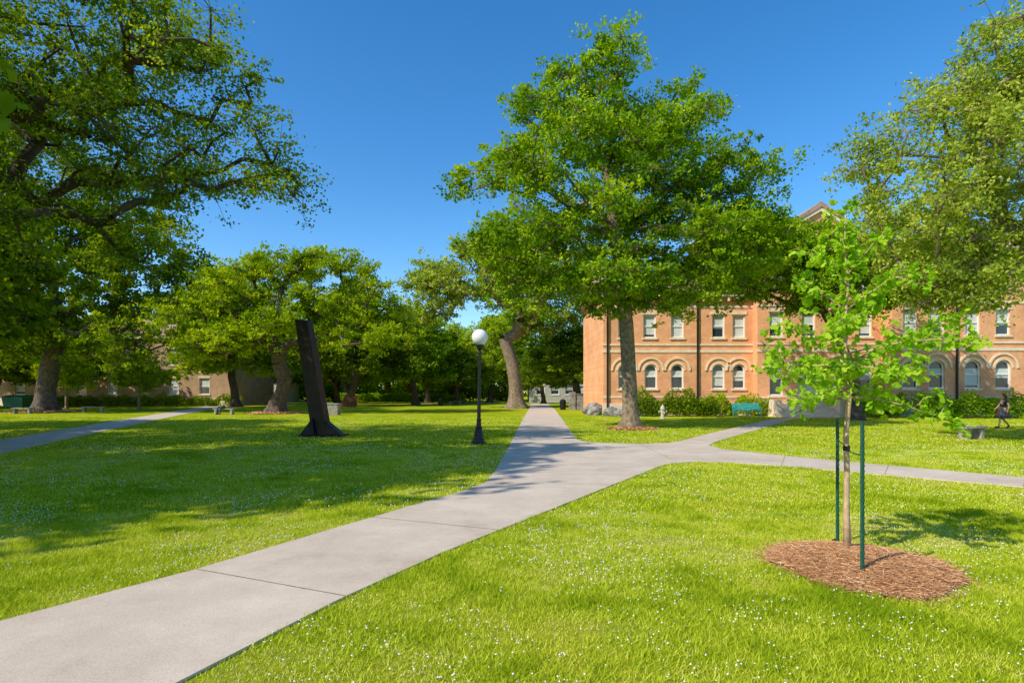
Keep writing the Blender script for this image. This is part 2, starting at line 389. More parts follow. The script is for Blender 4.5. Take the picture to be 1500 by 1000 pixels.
# spreading oak, left of centre
tree("live_oak_tree", [(-19.6,47,-0.05),(-19.4,47,1.0),(-18.9,47,2.0),(-18.7,46.8,2.9)], 0.62,
     [(-23,47,10.8,3.2,3.5,1.9),(-19,47,11.8,3.4,4,1.8),(-15,47,11.2,3.4,3.5,1.9),(-11.8,47,8.8,2.8,3,1.9),(-25.0,46,7.6,3.0,3.5,1.6),(-17.9,46,8.3,4,4,1.6),(-12.5,46,6.2,3,3,1.1),(-22,45,6.2,3,3,1.0),(-26,46,5.0,2,2,.9),(-9.8,46,6.6,1.6,2,1.1)],
     250, 1.05, 270, 0.24, L_bright, bark_dark, 13, hole=-0.12, alpha=.08, wig=.28, fork=.6)
# big left oak
tree("live_oak_tree", [(-41,50,-0.05),(-41,50,2),(-40.6,50,4),(-40,50,7),(-40,50,10)], 0.75,
     [(-41.4,50,18.2,9,8,5),(-34,49,14,6,6,4),(-50,50,13,8,7,6),(-30.6,49,12.8,4,4,3),(-40,49,10.4,9,7,3),(-29.5,48,7.6,5,4,2.4),(-44,48,7.4,7,6,2.2),(-55,48,8,5,5,3),(-34,47,5.6,5,3,1.4)],
     400, 1.5, 250, 0.34, L_dark, bark_dark, 14, hole=-0.2, alpha=.12)
# near overhanging oak, left
tree("live_oak_tree", [(-19.5,17,-0.05),(-19.4,17,2.5),(-18.6,17,4.5),(-17.5,17,7),(-16.5,17,9)], 0.6,
     [(-14.1,17,12.2,4.5,4.5,2.5),(-11.2,17,12.3,2.9,3,1.7),(-9.7,16.8,10.6,2.2,2.4,1.5),(-8.0,16.6,9.2,1.5,1.8,1.2),(-7.2,16.5,8.0,1.1,1.4,1.0),
      (-11.4,16.8,8.9,3,3,1.5),(-14,17,8.9,3.8,4,2.2),(-9.2,16.5,7.2,2.2,2,.8),(-17,17,10.4,4.5,4.5,3),(-14.5,17,6.4,3.2,3,1.2),(-19,17,13,5,5,3),(-22,17,9,4,5,3)],
     480, 0.8, 250, 0.12, L_oak, bark_dark, 15, hole=-0.07, alpha=.15, wig=.24)
# right near tree
tree("live_oak_tree", [(21,19,-0.05),(21,19,2.0),(20.3,19,3.6),(19.0,19,5.4),(18.2,19,7)], 0.5,
     [(14.4,19,10.2,2.3,2.6,1.6),(12.8,19,9.3,1.3,1.6,1.0),(16,19,12.0,2.2,2.5,1.5),(13.3,18.6,7.4,1.9,2,1.2),(15.5,18.8,7.6,2.7,2.6,1.6),
      (13.9,18.5,5.8,1.7,1.8,1.0),(16.6,18.5,5.8,2.2,2,1.2),(18.5,19,10.2,3.4,3.5,2.4),(19.4,19,13.5,4,4,2),(19.4,19,7,3,3,1.5),(24,19,9,4,4,3),(15.3,18.4,4.9,1.8,1.6,.7)],
     520, 0.75, 260, 0.13, L_yel, bark, 16, hole=-0.10, alpha=.12, wig=.24)
# tree in front of the building
tree("oak_tree", [(21.2,35,-0.05),(21.2,35,2.0),(20.6,35,4),(19.6,35,6)], 0.3,
     [(15,35,11,2.8,2.8,1.6),(18,35,10.1,3,3,2.0),(15.0,34.6,8.6,2.8,2.6,1.3),(20.2,35,10.3,3,3,2.0),(21.4,35,8,3.4,3,1.5),(23.6,35,10.4,3.2,3,2.0),(25.8,35,8.4,2.6,2.4,1.5),(12.6,34,9.2,2.2,2,1.4),(18,34.5,7.8,2.4,2,1.0)],
     320, 0.95, 260, 0.20, L_mid, bark_dark, 17, hole=-0.18)
# small ornamental trees, left
tree("small_tree", [(-38,58,-0.05),(-38,58,1),(-38,58,2.5)], 0.14, [(-38,58,4,2.6,2.4,1.6),(-37,58,3,1.8,2,1)], 60, 0.7, 150, 0.25, L_bright, bark, 18, hole=-0.3)
tree("small_tree", [(-47,60,-0.05),(-47,60,1),(-47,60,2.2)], 0.14, [(-47,60,4,2.6,2.4,1.6),(-45.5,60,3,1.8,2,1)], 60, 0.7, 150, 0.25, L_bright, bark, 19, hole=-0.3)
# mid-distance oaks sharing meshes
genA = tree_meshes("oakA", [(0,0,-0.05),(0.1,0,1.4),(0.5,0,2.8),(0.7,0,4)], 0.5,
     [(-4,0,8,4,4,2.5),(4,0,8.5,4,4,2.6),(0,0,11.5,4.5,4.5,2.4),(0,3,8,4,4,3),(-6,0,5.2,3,3,1.7),(6,-1,5.0,3,3,1.8),(0,-3,6.6,4,3,2.4)], 190, 1.3, 160, 0.40, L_dark, bark_dark, 21, hole=-0.18, alpha=.1, wig=.25)
genB = tree_meshes("oakB", [(0,0,-0.05),(-0.2,0,2),(-0.6,0,3.6),(-0.4,0,7)], 0.45,
     [(-3.5,0,9,3.6,4,2.8),(3,0,10,3.6,4,3),(0,0,14,3.8,4,2.6),(0,2,7,4.5,4,2.5),(5,0,5.5,3,3,2),(-5,0,5,3,3,1.8)], 180, 1.3, 160, 0.40, L_mid, bark_dark, 22, hole=-0.18, alpha=.15)
genC = (genB[0], genB[1].copy()); genC[1].materials[0] = L_bright
def put(gen, x, y, s, rz, name="oak_tree", parent=None, sz=None):
    if parent is None:
        e = empty(name, (x, y, 0), (0, 0, rz)); e.scale = (s, s, sz or s)
        obj("trunk_and_limbs", gen[0], e); obj("foliage", gen[1], e)
    else:
        for g, nm in zip(gen, ("trunks", "foliage")):
            obj(nm, g, parent, (x, y, 0), (0, 0, rz), (s, s, sz or s))
put(genA, -20.5, 72, 1.05, 0.4, "live_oak_tree")
put(genA, 8.0, 68, 0.95, 2.1, "live_oak_tree", sz=.72)
put(genC, -33, 68, 1.0, 1.1)
put(genA, -54, 66, 1.1, 2.7, "live_oak_tree", sz=.8)
put(genB, -13.5, 80, 0.9, 0.7, sz=.85)
# oaks standing further left and behind, whose shade falls on the lawn
put(genA, -17.6, 5.0, 0.98, 0.9, "live_oak_tree", sz=1.32)
put(genB, -26, 12, 0.95, 2.2, "live_oak_tree")
put(genA, -28, 25, 0.95, 2.9, "live_oak_tree")
put(genA, -15, -7, 0.75, 1.9, "live_oak_tree")
dt = empty("distant_trees")
rr = random.Random(8)
gens = [genA, genB, genA, genC]
for i in range(28):
    x = -112+i*5.6+rr.uniform(-2, 2); y = 104+rr.uniform(-4, 26)
    put(gens[rr.randrange(4)], x, y, rr.uniform(0.85, 1.35), rr.uniform(0, 6), parent=dt, sz=rr.uniform(.9, 1.4))
for x, y, s in [(-8,86,.7),(-14,94,1.0),(-27,88,.9),(-43,84,1),(-56,80,1.1),(-66,72,1.1),(-4,101,1.0),(12,84,.85),(5,90,.7),(22,92,1),(-64,58,1.0)]:
    put(gens[rr.randrange(4)], x, y, s, rr.uniform(0, 6), parent=dt, sz=s*.9)
for i in range(10):
    put(gens[rr.randrange(4)], 50+i*9, 100+rr.uniform(0, 30), 1.1, rr.uniform(0, 6), parent=dt)

# ------------------------------------------------------------------ hedges
def hedge(name, x0, x1, y0, y1, h, n, ls, mat, seed, fr=0.9, va=0.5):
    rng = np.random.default_rng(seed)
    P = np.stack([rng.uniform(x0, x1, n), rng.uniform(y0, y1, n), rng.uniform(0.03, 1, n)**0.7*h], 1)
    hn = np.array([noise.noise((p[0]*fr, p[1]*fr, seed)) for p in P]); P[:, 2] *= (1+va*hn)
    V, F = leaf_quads(P, ls, rng)
    obj(name, mesh_np(name, V, F, mat, np.clip(0.45+0.4*hn+rng.normal(0, .15, n), 0, 1)))
hedge("hedge", 8.5, 14.8, 40.6, 42.2, 1.35, 11000, 0.17, L_dark, 1, va=1.0)
hedge("hedge", 12.5, 18.6, 40.9, 42.2, 1.3, 7000, 0.17, L_bright, 2, va=1.0)
hedge("hedge", 23.4, 27, 38.6, 40.0, 1.5, 6000, 0.17, L_mid, 3, va=.9)
hedge("hedge", 27, 44, 37.2, 38.8, 1.35, 19000, 0.17, L_mid, 4, va=1.0)
hedge("hedge", -62, -34, 70, 72, 1.1, 14000, 0.25, L_dark, 5, va=.8)
hedge("hedge", -30, -8, 96, 98, 1.4, 14000, 0.3, L_mid, 6)
hedge("distant_shrubs", -150, 160, 134, 142, 7.5, 60000, 1.0, L_dark, 7, fr=.12, va=.9)
hedge("shrubs", -44, 0, 112, 116, 3.2, 16000, 0.5, L_mid, 8, fr=.3, va=1.1)

# ------------------------------------------------------------------ mulch bed, sapling, stakes
mulch_m = simple_mat("pine_straw_base", (0.42, 0.20, 0.09), 1, var=0.5, scale=25, bump=0.8)
straw = leaf_mat("pine_straw", [(0, (0.32, 0.13, 0.05)), (0.5, (0.68, 0.36, 0.17)), (1, (0.82, 0.58, 0.36))], transl=0)
def mound_z(r, R, H): return H*max(0, 1-(r/R)**2)
def mulch(name, cx, cy, R, H, ns, nl, nw):
    e = empty(name, (cx, cy, 0)); bm = MB(); k = 40; rings = 9
    for i in range(rings+1):
        for j in range(k):
            a = 2*math.pi*j/k; rr_ = R*i/rings*(0.97+0.06*math.sin(a*3+1)+.03*math.sin(a*7))
            z = mound_z(R*i/rings, R, H)+0.012+0.02*noise.noise((rr_*math.cos(a)*6, rr_*math.sin(a)*6, 1))*(1 if i < rings else 0)
            bm.v.append((rr_*math.cos(a), rr_*math.sin(a), z))
    for i in range(rings):
        for j in range(k): bm.f.append((i*k+j, i*k+(j+1) % k, (i+1)*k+(j+1) % k, (i+1)*k+j))
    obj("mound", bm.mesh("mound", mulch_m, smooth=True), e)
    rng = np.random.default_rng(abs(int(cx*10))+7)
    a = rng.uniform(0, 2*np.pi, ns); r = R*np.sqrt(rng.uniform(0, 1.0, ns)); r = np.where(rng.uniform(size=ns) < .08, r*1.16, r)
    r = r*(.98+0.06*np.sin(a*3+1)+.03*np.sin(a*7)); x = r*np.cos(a); y = r*np.sin(a)
    z = H*np.maximum(0, 1-(r/R)**2)+0.015+rng.uniform(0, 0.03, ns)
    t = rng.uniform(0, 2*np.pi, ns); l = nl*rng.uniform(.5, 1.3, ns)/2
    D = np.stack([np.cos(t)*l, np.sin(t)*l, rng.normal(0, .18, ns)*l], 1); Nn = np.stack([-np.sin(t), np.cos(t), rng.normal(0, .5, ns)], 1)*nw/2
    C = np.stack([x, y, z], 1); V = np.stack([C-D-Nn, C-D+Nn, C+D+Nn, C+D-Nn], 1).reshape(-1, 3)
    obj("straw", mesh_np("straw", V, np.arange(4*ns).reshape(-1, 4), straw, np.clip(rng.normal(.45, .25, ns), 0, 1)), e)
mulch("mulch_bed", MC[0], MC[1], MR, 0.11, 24000, 0.08, 0.0032)
mulch("mulch_bed", 5.6, 26.7, 1.15, 0.08, 3000, 0.25, 0.02)
mulch("mulch_bed", -19.5, 47, 2.2, 0.1, 3000, 0.4, 0.04)
mulch("mulch_bed", -41, 50, 2.6, 0.1, 3000, 0.4, 0.04)

sap = empty("ginkgo_sapling", (3.42, 5.8, 0)); SB = MB()
trunk = [(0,0,.05),(-.01,0,.5),(.0,.01,.9),(-.015,0,1.3),(.02,0,1.65),(.0,.02,2.0),(-.03,.0,2.4),(.02,.02,2.8),(-.03,0,3.2),(-.01,0,3.62)]
SB.tube(trunk, [.042,.029,.027,.026,.024,.020,.017,.012,.008,.004], 10)
br = [((0,0,1.72),(-.45,-.1,1.86),(-.95,-.15,1.97)), ((0,0,1.62),(-.35,-.25,1.7),(-.72,-.4,1.62)), ((0,0,1.66),(.45,-.15,1.58),(1.0,-.25,1.36)),
      ((0,0,1.7),(.4,.2,1.72),(.75,.35,1.55)), ((0,0,2.0),(.55,.0,2.22),(1.25,.1,2.52)), ((0,0,2.1),(.5,-.3,2.2),(.95,-.5,2.2)), ((0,0,2.15),(-.3,.1,2.3),(-.62,.2,2.45)),
      ((0,0,2.3),(-.2,-.3,2.4),(-.42,-.55,2.35)), ((0,0,2.35),(.25,.25,2.5),(.6,.4,2.72)), ((0,0,2.5),(-.2,.05,2.7),(-.42,.1,2.88)), ((0,0,2.55),(.25,-.1,2.75),(.5,-.15,2.95)),
      ((0,0,2.8),(-.12,.1,3.0),(-.28,.15,3.2)), ((0,0,2.9),(.15,-.05,3.1),(.3,-.1,3.3)), ((0,0,1.8),(.1,.4,1.95),(.15,.85,2.05)), ((0,0,1.9),(-.05,-.35,1.95),(.1,-.75,1.85)),
      ((0,0,3.1),(-.05,.05,3.35),(-.12,.08,3.58)), ((0,0,2.05),(.28,-.2,1.98),(.6,-.3,1.9)),((0,0,1.95),(-.35,.15,1.98),(-.7,.3,2.1))]
pts = []
for b_ in br:
    P = [Vector(p) for p in b_]; SB.tube([P[0], (P[0]+P[1])/2+Vector((0,0,.02)), P[1], (P[1]+P[2])/2+Vector((0,0,.015)), P[2]], [.011,.009,.007,.005,.003], 6)
    L = (P[1]-P[0]).length+(P[2]-P[1]).length; k = int(L/0.075)
    for i in range(k+1):
        t = 0.18+0.82*i/k; q = P[0].lerp(P[1], t*2) if t < .5 else P[1].lerp(P[2], t*2-1)
        pts.append(q)
    for s in range(3):
        t = random.uniform(.35, .95); q = P[0].lerp(P[1], t*2) if t < .5 else P[1].lerp(P[2], t*2-1)
        e_ = q+Vector((random.uniform(-.24,.24), random.uniform(-.24,.24), random.uniform(-.14,.16)))
        SB.tube([q, (q+e_)/2, e_], [.005,.004,.002], 5); pts += [q.lerp(e_, .5), e_]
for z in np.arange(1.75, 3.65, .07): pts.append(Vector((random.uniform(-.02,.02), random.uniform(-.02,.02), z)))
obj("trunk_and_branches", SB.mesh("sapling_wood", bark_pale, smooth=True), sap)
rng = np.random.default_rng(4)
V, F, Rn = [], [], []
for q in pts:
    cr = rng.uniform(.2, .8)
    for i in range(rng.integers(5, 11)):
        d = rng.normal(size=3); d[2] *= .7; d /= np.linalg.norm(d)
        st = np.array(q)+d*rng.uniform(.02, .07); s = rng.uniform(.038, .07)
        side = np.cross(d, rng.normal(size=3)); side /= np.linalg.norm(side); nrm = np.cross(d, side)
        i0 = len(V); V.append(st)
        for k_, (ang, rad_) in enumerate([(-60,.85),(-35,1.0),(-12,1.02),(0,.78),(12,1.02),(35,1.0),(60,.85)]):
            a = math.radians(ang); V.append(st+(d*math.cos(a)+side*math.sin(a))*rad_*s+nrm*s*.12*math.sin(k_*2.0)-np.array([0,0,.15*s]))
        r_ = float(np.clip(cr+rng.normal(0, .15), 0, 1))
        for k_ in range(1, 7): F.append((i0, i0+k_, i0+k_+1)); Rn.append(r_)
obj("foliage", mesh_np("ginkgo_leaves", V, F, L_gink, Rn), sap)

green_steel = simple_mat("green_painted_steel", (0.012, 0.09, 0.06), 0.45, var=0.3, scale=20)
def stake(x, y, zb, zt):
    M = MB(); M.box(-.014, .014, -.003, .003, 0, zt); M.box(-.003, .003, .003, .026, 0, zt)
    z = .1
    while z < zt-.04: M.box(-.007, .007, -.012, -.003, z, z+.018); z += .052
    M.box(-.06, .06, .027, .031, -.02, .05)
    o = obj("fence_stake", M.mesh("stake", green_steel), None, (x, y, 0), (0, 0, math.radians(25)))
stake(3.16, 5.12, 0, 1.44); stake(3.68, 6.42, 0, 1.42)
T_ = MB(); rub = simple_mat("rubber_tie", (.02,.02,.02), .6)
T_.tube([(3.17,5.13,1.13),(3.28,5.45,1.12),(3.385,5.78,1.12)], [.006]*3, 6); T_.tube([(3.67,6.41,1.17),(3.55,6.1,1.15),(3.44,5.83,1.15)], [.006]*3, 6)
T_.lathe([(.032,1.11),(.032,1.16)], 12, (3.41,5.8,0))
obj("tree_tie", T_.mesh("tie", rub))

# ------------------------------------------------------------------ street lamp
black = simple_mat("black_paint", (0.012, 0.012, 0.013), 0.4, var=0.3, scale=10)
lamp = empty("street_lamp", (-1.11, 18.9, 0), (0, math.radians(0.7), 0))
M = MB(); M.lathe([(.24,0),(.24,.07),(.21,.09),(.20,.16),(.17,.2),(.155,.3),(.125,.42),(.105,.5),(.12,.53),(.12,.57),(.085,.6),(.07,.75),(.08,.78),(.08,.81),(.058,.84)], 24)
M.lathe([(.056,.84),(.045,2.98),(.06,3.0),(.06,3.03),(.042,3.06),(.042,3.1),(.075,3.13),(.11,3.2),(.12,3.24),(.13,3.27),(.13,3.29)], 20)
for i in range(8):
    a = i*math.pi/4; M.tube([(.052*math.cos(a),.052*math.sin(a),.85),(.042*math.cos(a),.042*math.sin(a),2.97)], [.011,.009], 5)
for i in range(4):
    a = i*math.pi/2+.4; M.box(.2*math.cos(a)-.02,.2*math.cos(a)+.02,.2*math.sin(a)-.02,.2*math.sin(a)+.02,.07,.11)
obj("post", M.mesh("lamp_post", black, smooth=False), lamp)
gm, nt, out = new_mat("opal_glass"); b = nt.nodes.new('ShaderNodeBsdfPrincipled'); b.inputs['Base Color'].default_value = (.8,.8,.78,1)
b.inputs['Roughness'].default_value = .25; b.inputs['Subsurface Weight'].default_value = .3; nt.links.new(b.outputs[0], out.inputs[0])
M = MB(); M.lathe([(.12,3.29)]+[(max(.272*math.sin(t),.01), 3.54-.272*math.cos(t)) for t in np.linspace(.5, 3.05, 16)], 28)
obj("globe", M.mesh("globe", gm, smooth=True), lamp)
M = MB(); M.lathe([(.05,3.805),(.05,3.82),(.02,3.84),(.012,3.87)], 12); obj("finial", M.mesh("finial", black, smooth=True), lamp)

# ------------------------------------------------------------------ steel beam sculpture
steel = simple_mat("weathered_black_steel", (0.020, 0.013, 0.010), 0.5, metal=0.2, var=0.7, scale=2.5, bump=.2)
sc = empty("steel_sculpture", (-7.6, 22.3, 0))
def loft(M, lo, hi):
    i = len(M.v); M.v += lo+hi; n = len(lo); M.f.append(tuple(i+k for k in range(n))[::-1]); M.f.append(tuple(i+n+k for k in range(n)))
    for k in range(n): M.f.append((i+k, i+(k+1) % n, i+n+(k+1) % n, i+n+k))
M = MB()
def sq(cx, cy, z, hx, hy, rot, dz=0):
    o = []
    for sx, sy in ((-1,-1),(1,-1),(1,1),(-1,1)):
        x = sx*hx; y = sy*hy; o.append((cx+x*math.cos(rot)-y*math.sin(rot), cy+x*math.sin(rot)+y*math.cos(rot), z+dz*sx))
    return o
loft(M, sq(.16,0,.02,.33,.2,math.radians(-14)), sq(-.60,.1,4.55,.27,.2,math.radians(-14),-.03))
obj("beam", M.mesh("beam", steel, bevel=.012), sc)
M = MB(); M.prism([(-.62,-.45,.004),(1.0,-.45,.004),(1.1,.45,.004),(-.55,.45,.004)], (0,0,.07))
obj("base_plate", M.mesh("base_plate", steel, bevel=.006), sc)
M = MB(); M.prism([(.40,-.3,.08),(1.0,-.34,.08),(.36,-.25,.60)], (.03,.4,0)); M.prism([(-.05,-.3,.08),(-.60,-.34,.08),(-.16,-.22,.72)], (.03,.4,0))
obj("feet", M.mesh("feet", steel, bevel=.006), sc)

rust = simple_mat("rusty_steel", (0.16, 0.06, 0.03), .8, var=.5, scale=3)
M = MB(); M.prism([(-1,0,0),(.9,0,0),(1.1,0,1.3),(-.5,0,1.0)], (0,.8,0)); M.prism([(-.6,.25,1.02),(.2,.25,1.18),(-.1,.25,1.7)], (0,.2,0))
obj("rusty_sculpture", M.mesh("rusty_sculpture", rust, bevel=.02), None, (-19.3, 67, 0), (0,0,.3))

# ------------------------------------------------------------------ benches, hydrant, bin, wall
stone = simple_mat("cast_stone", (0.30, 0.27, 0.235), .9, var=.35, scale=6, bump=.3)
def stone_bench(x, y, rz, L=1.3, name="stone_bench", back=False):
    M = MB(); M.box(-L/2, L/2, -.2, .2, .40, .48); M.box(-L/2+.12,-L/2+.28,-.16,.16,0,.40); M.box(L/2-.28,L/2-.12,-.16,.16,0,.40)
    if back: M.box(-L/2, L/2, .2, .27, .30, .85)
    obj(name, M.mesh(name, stone, bevel=.012), None, (x, y, 0), (0,0,rz))
stone_bench(16.8, 20.8, .3, 1.1); stone_bench(-22.5, 44.5, -.2, 1.8)
stone_bench(-36.8, 50, .2, 1.8); stone_bench(-15.2, 46, -.1, 1.6, back=True); stone_bench(-8, 80, 0, 1.8)
stone_bench(-40, 46.5, 0, 1.6)
M = MB(); M.prism([(-.45,-.35,0),(.45,-.35,0),(.5,-.4,.8),(-.5,-.4,.8)], (0,.8,0)); M.box(-.55,.55,-.45,.45,.8,.88)
obj("stone_planter", M.mesh("planter", stone, bevel=.02), None, (-13.7, 43.5, 0))
obj("stone_planter", M.mesh("planter", stone, bevel=.02), None, (-14.9, 44.2, 0), (0,0,.2))
rock_m = simple_mat("grey_rock", (.26,.24,.22), .95, var=.5, scale=3, bump=1)
for i, (x, y, s) in enumerate([(7.4,41.6,.6),(8.3,41.2,.75),(9.1,41.5,.5),(6.6,43.5,.7),(6.3,45,.8),(8.0,40.6,.4)]):
    me = bpy.data.meshes.new("rock"); bm = bmesh.new(); bmesh.ops.create_icosphere(bm, subdivisions=3, radius=1)
    for v in bm.verts:
        q = v.co*1.2+Vector((i*5, 0, 0)); v.co *= 1+.45*noise.noise(q)+.15*noise.noise(q*3)
        v.co.x *= s*1.2; v.co.y *= s*.9; v.co.z *= s*.8
    bm.to_mesh(me); bm.free(); me.materials.append(rock_m); obj("rock", me, None, (x, y, s*.3), (0,0,i*1.3))

teal = simple_mat("teal_paint", (0.05, 0.45, 0.44), .5, var=.15)
M = MB()
for i in range(4): M.box(-.95,.95,-.22+i*.13,-.12+i*.13,.43,.465)
for i in range(4): M.box(-.95,.95,.31+i*.02,.335+i*.02,.52+i*.12,.61+i*.12)
for x in (-.9, 0, .86):
    M.box(x,x+.045,-.22,-.17,0,.43); M.box(x,x+.045,.27,.31,0,.43); M.box(x,x+.045,-.2,.3,.38,.43)
    M.prism([(x,.34,.4),(x,.39,.4),(x,.45,1.0),(x,.40,1.0)], (.045,0,0))
for x in (-.94, .89): M.box(x,x+.05,-.24,.33,.64,.68); M.box(x,x+.05,-.22,-.17,.43,.64)
obj("park_bench", M.mesh("park_bench", teal, bevel=.005), None, (16.4, 39.6, 0))

hyd = simple_mat("hydrant_paint", (0.50, 0.44, 0.34), .5, var=.2)
M = MB(); M.lathe([(.2,0),(.2,.05),(.13,.07),(.125,.12),(.125,.58),(.17,.6),(.17,.65),(.15,.67),(.14,.75),(.1,.84),(.05,.88),(.035,.89),(.035,.96)], 20)
M.tube([(-.24,0,.47),(.24,0,.47)], [.06,.06], 12); M.tube([(-.27,0,.47),(-.235,0,.47)], [.075,.075], 8); M.tube([(.235,0,.47),(.27,0,.47)], [.075,.075], 8)
M.tube([(0,-.24,.42),(0,0,.42)], [.08,.08], 12); M.tube([(0,-.28,.42),(0,-.235,.42)], [.1,.1], 8)
obj("fire_hydrant", M.mesh("hydrant", hyd), None, (9.8, 37, 0))

M = MB(); M.lathe([(.24,0),(.26,.02),(.3,.85),(.31,.87),(.31,.9),(.27,.93),(.2,1.02),(.08,1.07)], 20)
for i in range(20):
    a = i*math.pi/10; M.tube([(.265*math.cos(a),.265*math.sin(a),.03),(.31*math.cos(a),.31*math.sin(a),.85)], [.014,.014], 4)
obj("trash_can", M.mesh("trash_can", black), None, (5.1, 57, 0))
obj("trash_can", M.mesh("trash_can", black), None, (-9.3, 74, 0))
grn = simple_mat("green_bin_plastic", (0.015, .12, .07), .5)
M = MB(); M.prism([(-1,-.6,.15),(1,-.6,.15),(1.1,-.75,1.2),(-1.1,-.75,1.2)], (0,1.3,0)); M.prism([(-1.15,-.8,1.22),(-1.15,.62,1.22),(-1.15,.62,1.45),(-1.15,-.2,1.4)], (2.3,0,0))
for x in (-.8,.7): M.box(x,x+.12,-.5,-.38,0,.15); M.box(x,x+.12,.35,.47,0,.15)
obj("dumpster", M.mesh("dumpster", grn, bevel=.02), None, (-53, 61, 0))
# ------------------------------------------------------------------ buildings
def brick_mat(name, c1, c2, mort, sc=1.0):
    m, nt, out = new_mat(name); b = nt.nodes.new('ShaderNodeBsdfPrincipled'); b.inputs['Roughness'].default_value = .9; b.inputs['Specular IOR Level'].default_value = .2
    tc = nt.nodes.new('ShaderNodeTexCoord'); mp = nt.nodes.new('ShaderNodeMapping'); mp.inputs['Rotation'].default_value = (math.radians(90), 0, 0)
    nt.links.new(tc.outputs['Object'], mp.inputs[0])
    br_ = nt.nodes.new('ShaderNodeTexBrick'); br_.inputs['Scale'].default_value = 1; br_.inputs['Brick Width'].default_value = .22*sc; br_.inputs['Row Height'].default_value = .075*sc
    br_.inputs['Mortar Size'].default_value = .008; br_.inputs['Color1'].default_value = (*c1, 1); br_.inputs['Color2'].default_value = (*c2, 1); br_.inputs['Mortar'].default_value = (*mort, 1)
    nt.links.new(mp.outputs[0], br_.inputs['Vector'])
    nz = nt.nodes.new('ShaderNodeTexNoise'); nz.inputs['Scale'].default_value = .8; nz.inputs['Detail'].default_value = 10; nz.inputs['Roughness'].default_value = .7; nt.links.new(tc.outputs['Object'], nz.inputs['Vector'])
    r = ramp(nt, [(.3, (.72,.70,.68)), (.7, (1.12,1.12,1.1))]); nt.links.new(nz.outputs['Fac'], r.inputs[0])
    mx = nt.nodes.new('ShaderNodeMix'); mx.data_type = 'RGBA'; mx.blend_type = 'MULTIPLY'; mx.inputs[0].default_value = 1
    nt.links.new(br_.outputs['Color'], mx.inputs[6]); nt.links.new(r.outputs[0], mx.inputs[7]); nt.links.new(mx.outputs[2], b.inputs['Base Color'])
    nt.links.new(b.outputs[0], out.inputs[0]); return m
brick = brick_mat("orange_brick", (.82,.33,.14), (.90,.43,.20), (.80,.55,.38))
brick2 = brick_mat("tan_brick", (.46,.28,.16), (.54,.34,.20), (.48,.38,.27))
lime = simple_mat("limestone", (0.78, 0.63, 0.46), .85, var=.12, scale=3)
whitep = simple_mat("white_paint", (0.82, 0.82, 0.79), .5, var=.05)
blind = simple_mat("window_blind", (0.58, 0.60, 0.58), .8, var=.1, scale=1)
roofm = simple_mat("roof_tile", (0.40, 0.24, 0.17), .8, var=.3, scale=2)
slate = simple_mat("slate_roof", (0.09, 0.09, 0.10), .7, var=.3, scale=2)
glass, nt, out = new_mat("window_glass"); b = nt.nodes.new('ShaderNodeBsdfPrincipled'); b.inputs['Base Color'].default_value = (.03,.045,.06,1)
b.inputs['Roughness'].default_value = .08; b.inputs['Specular IOR Level'].default_value = .8; nt.links.new(b.outputs[0], out.inputs[0])

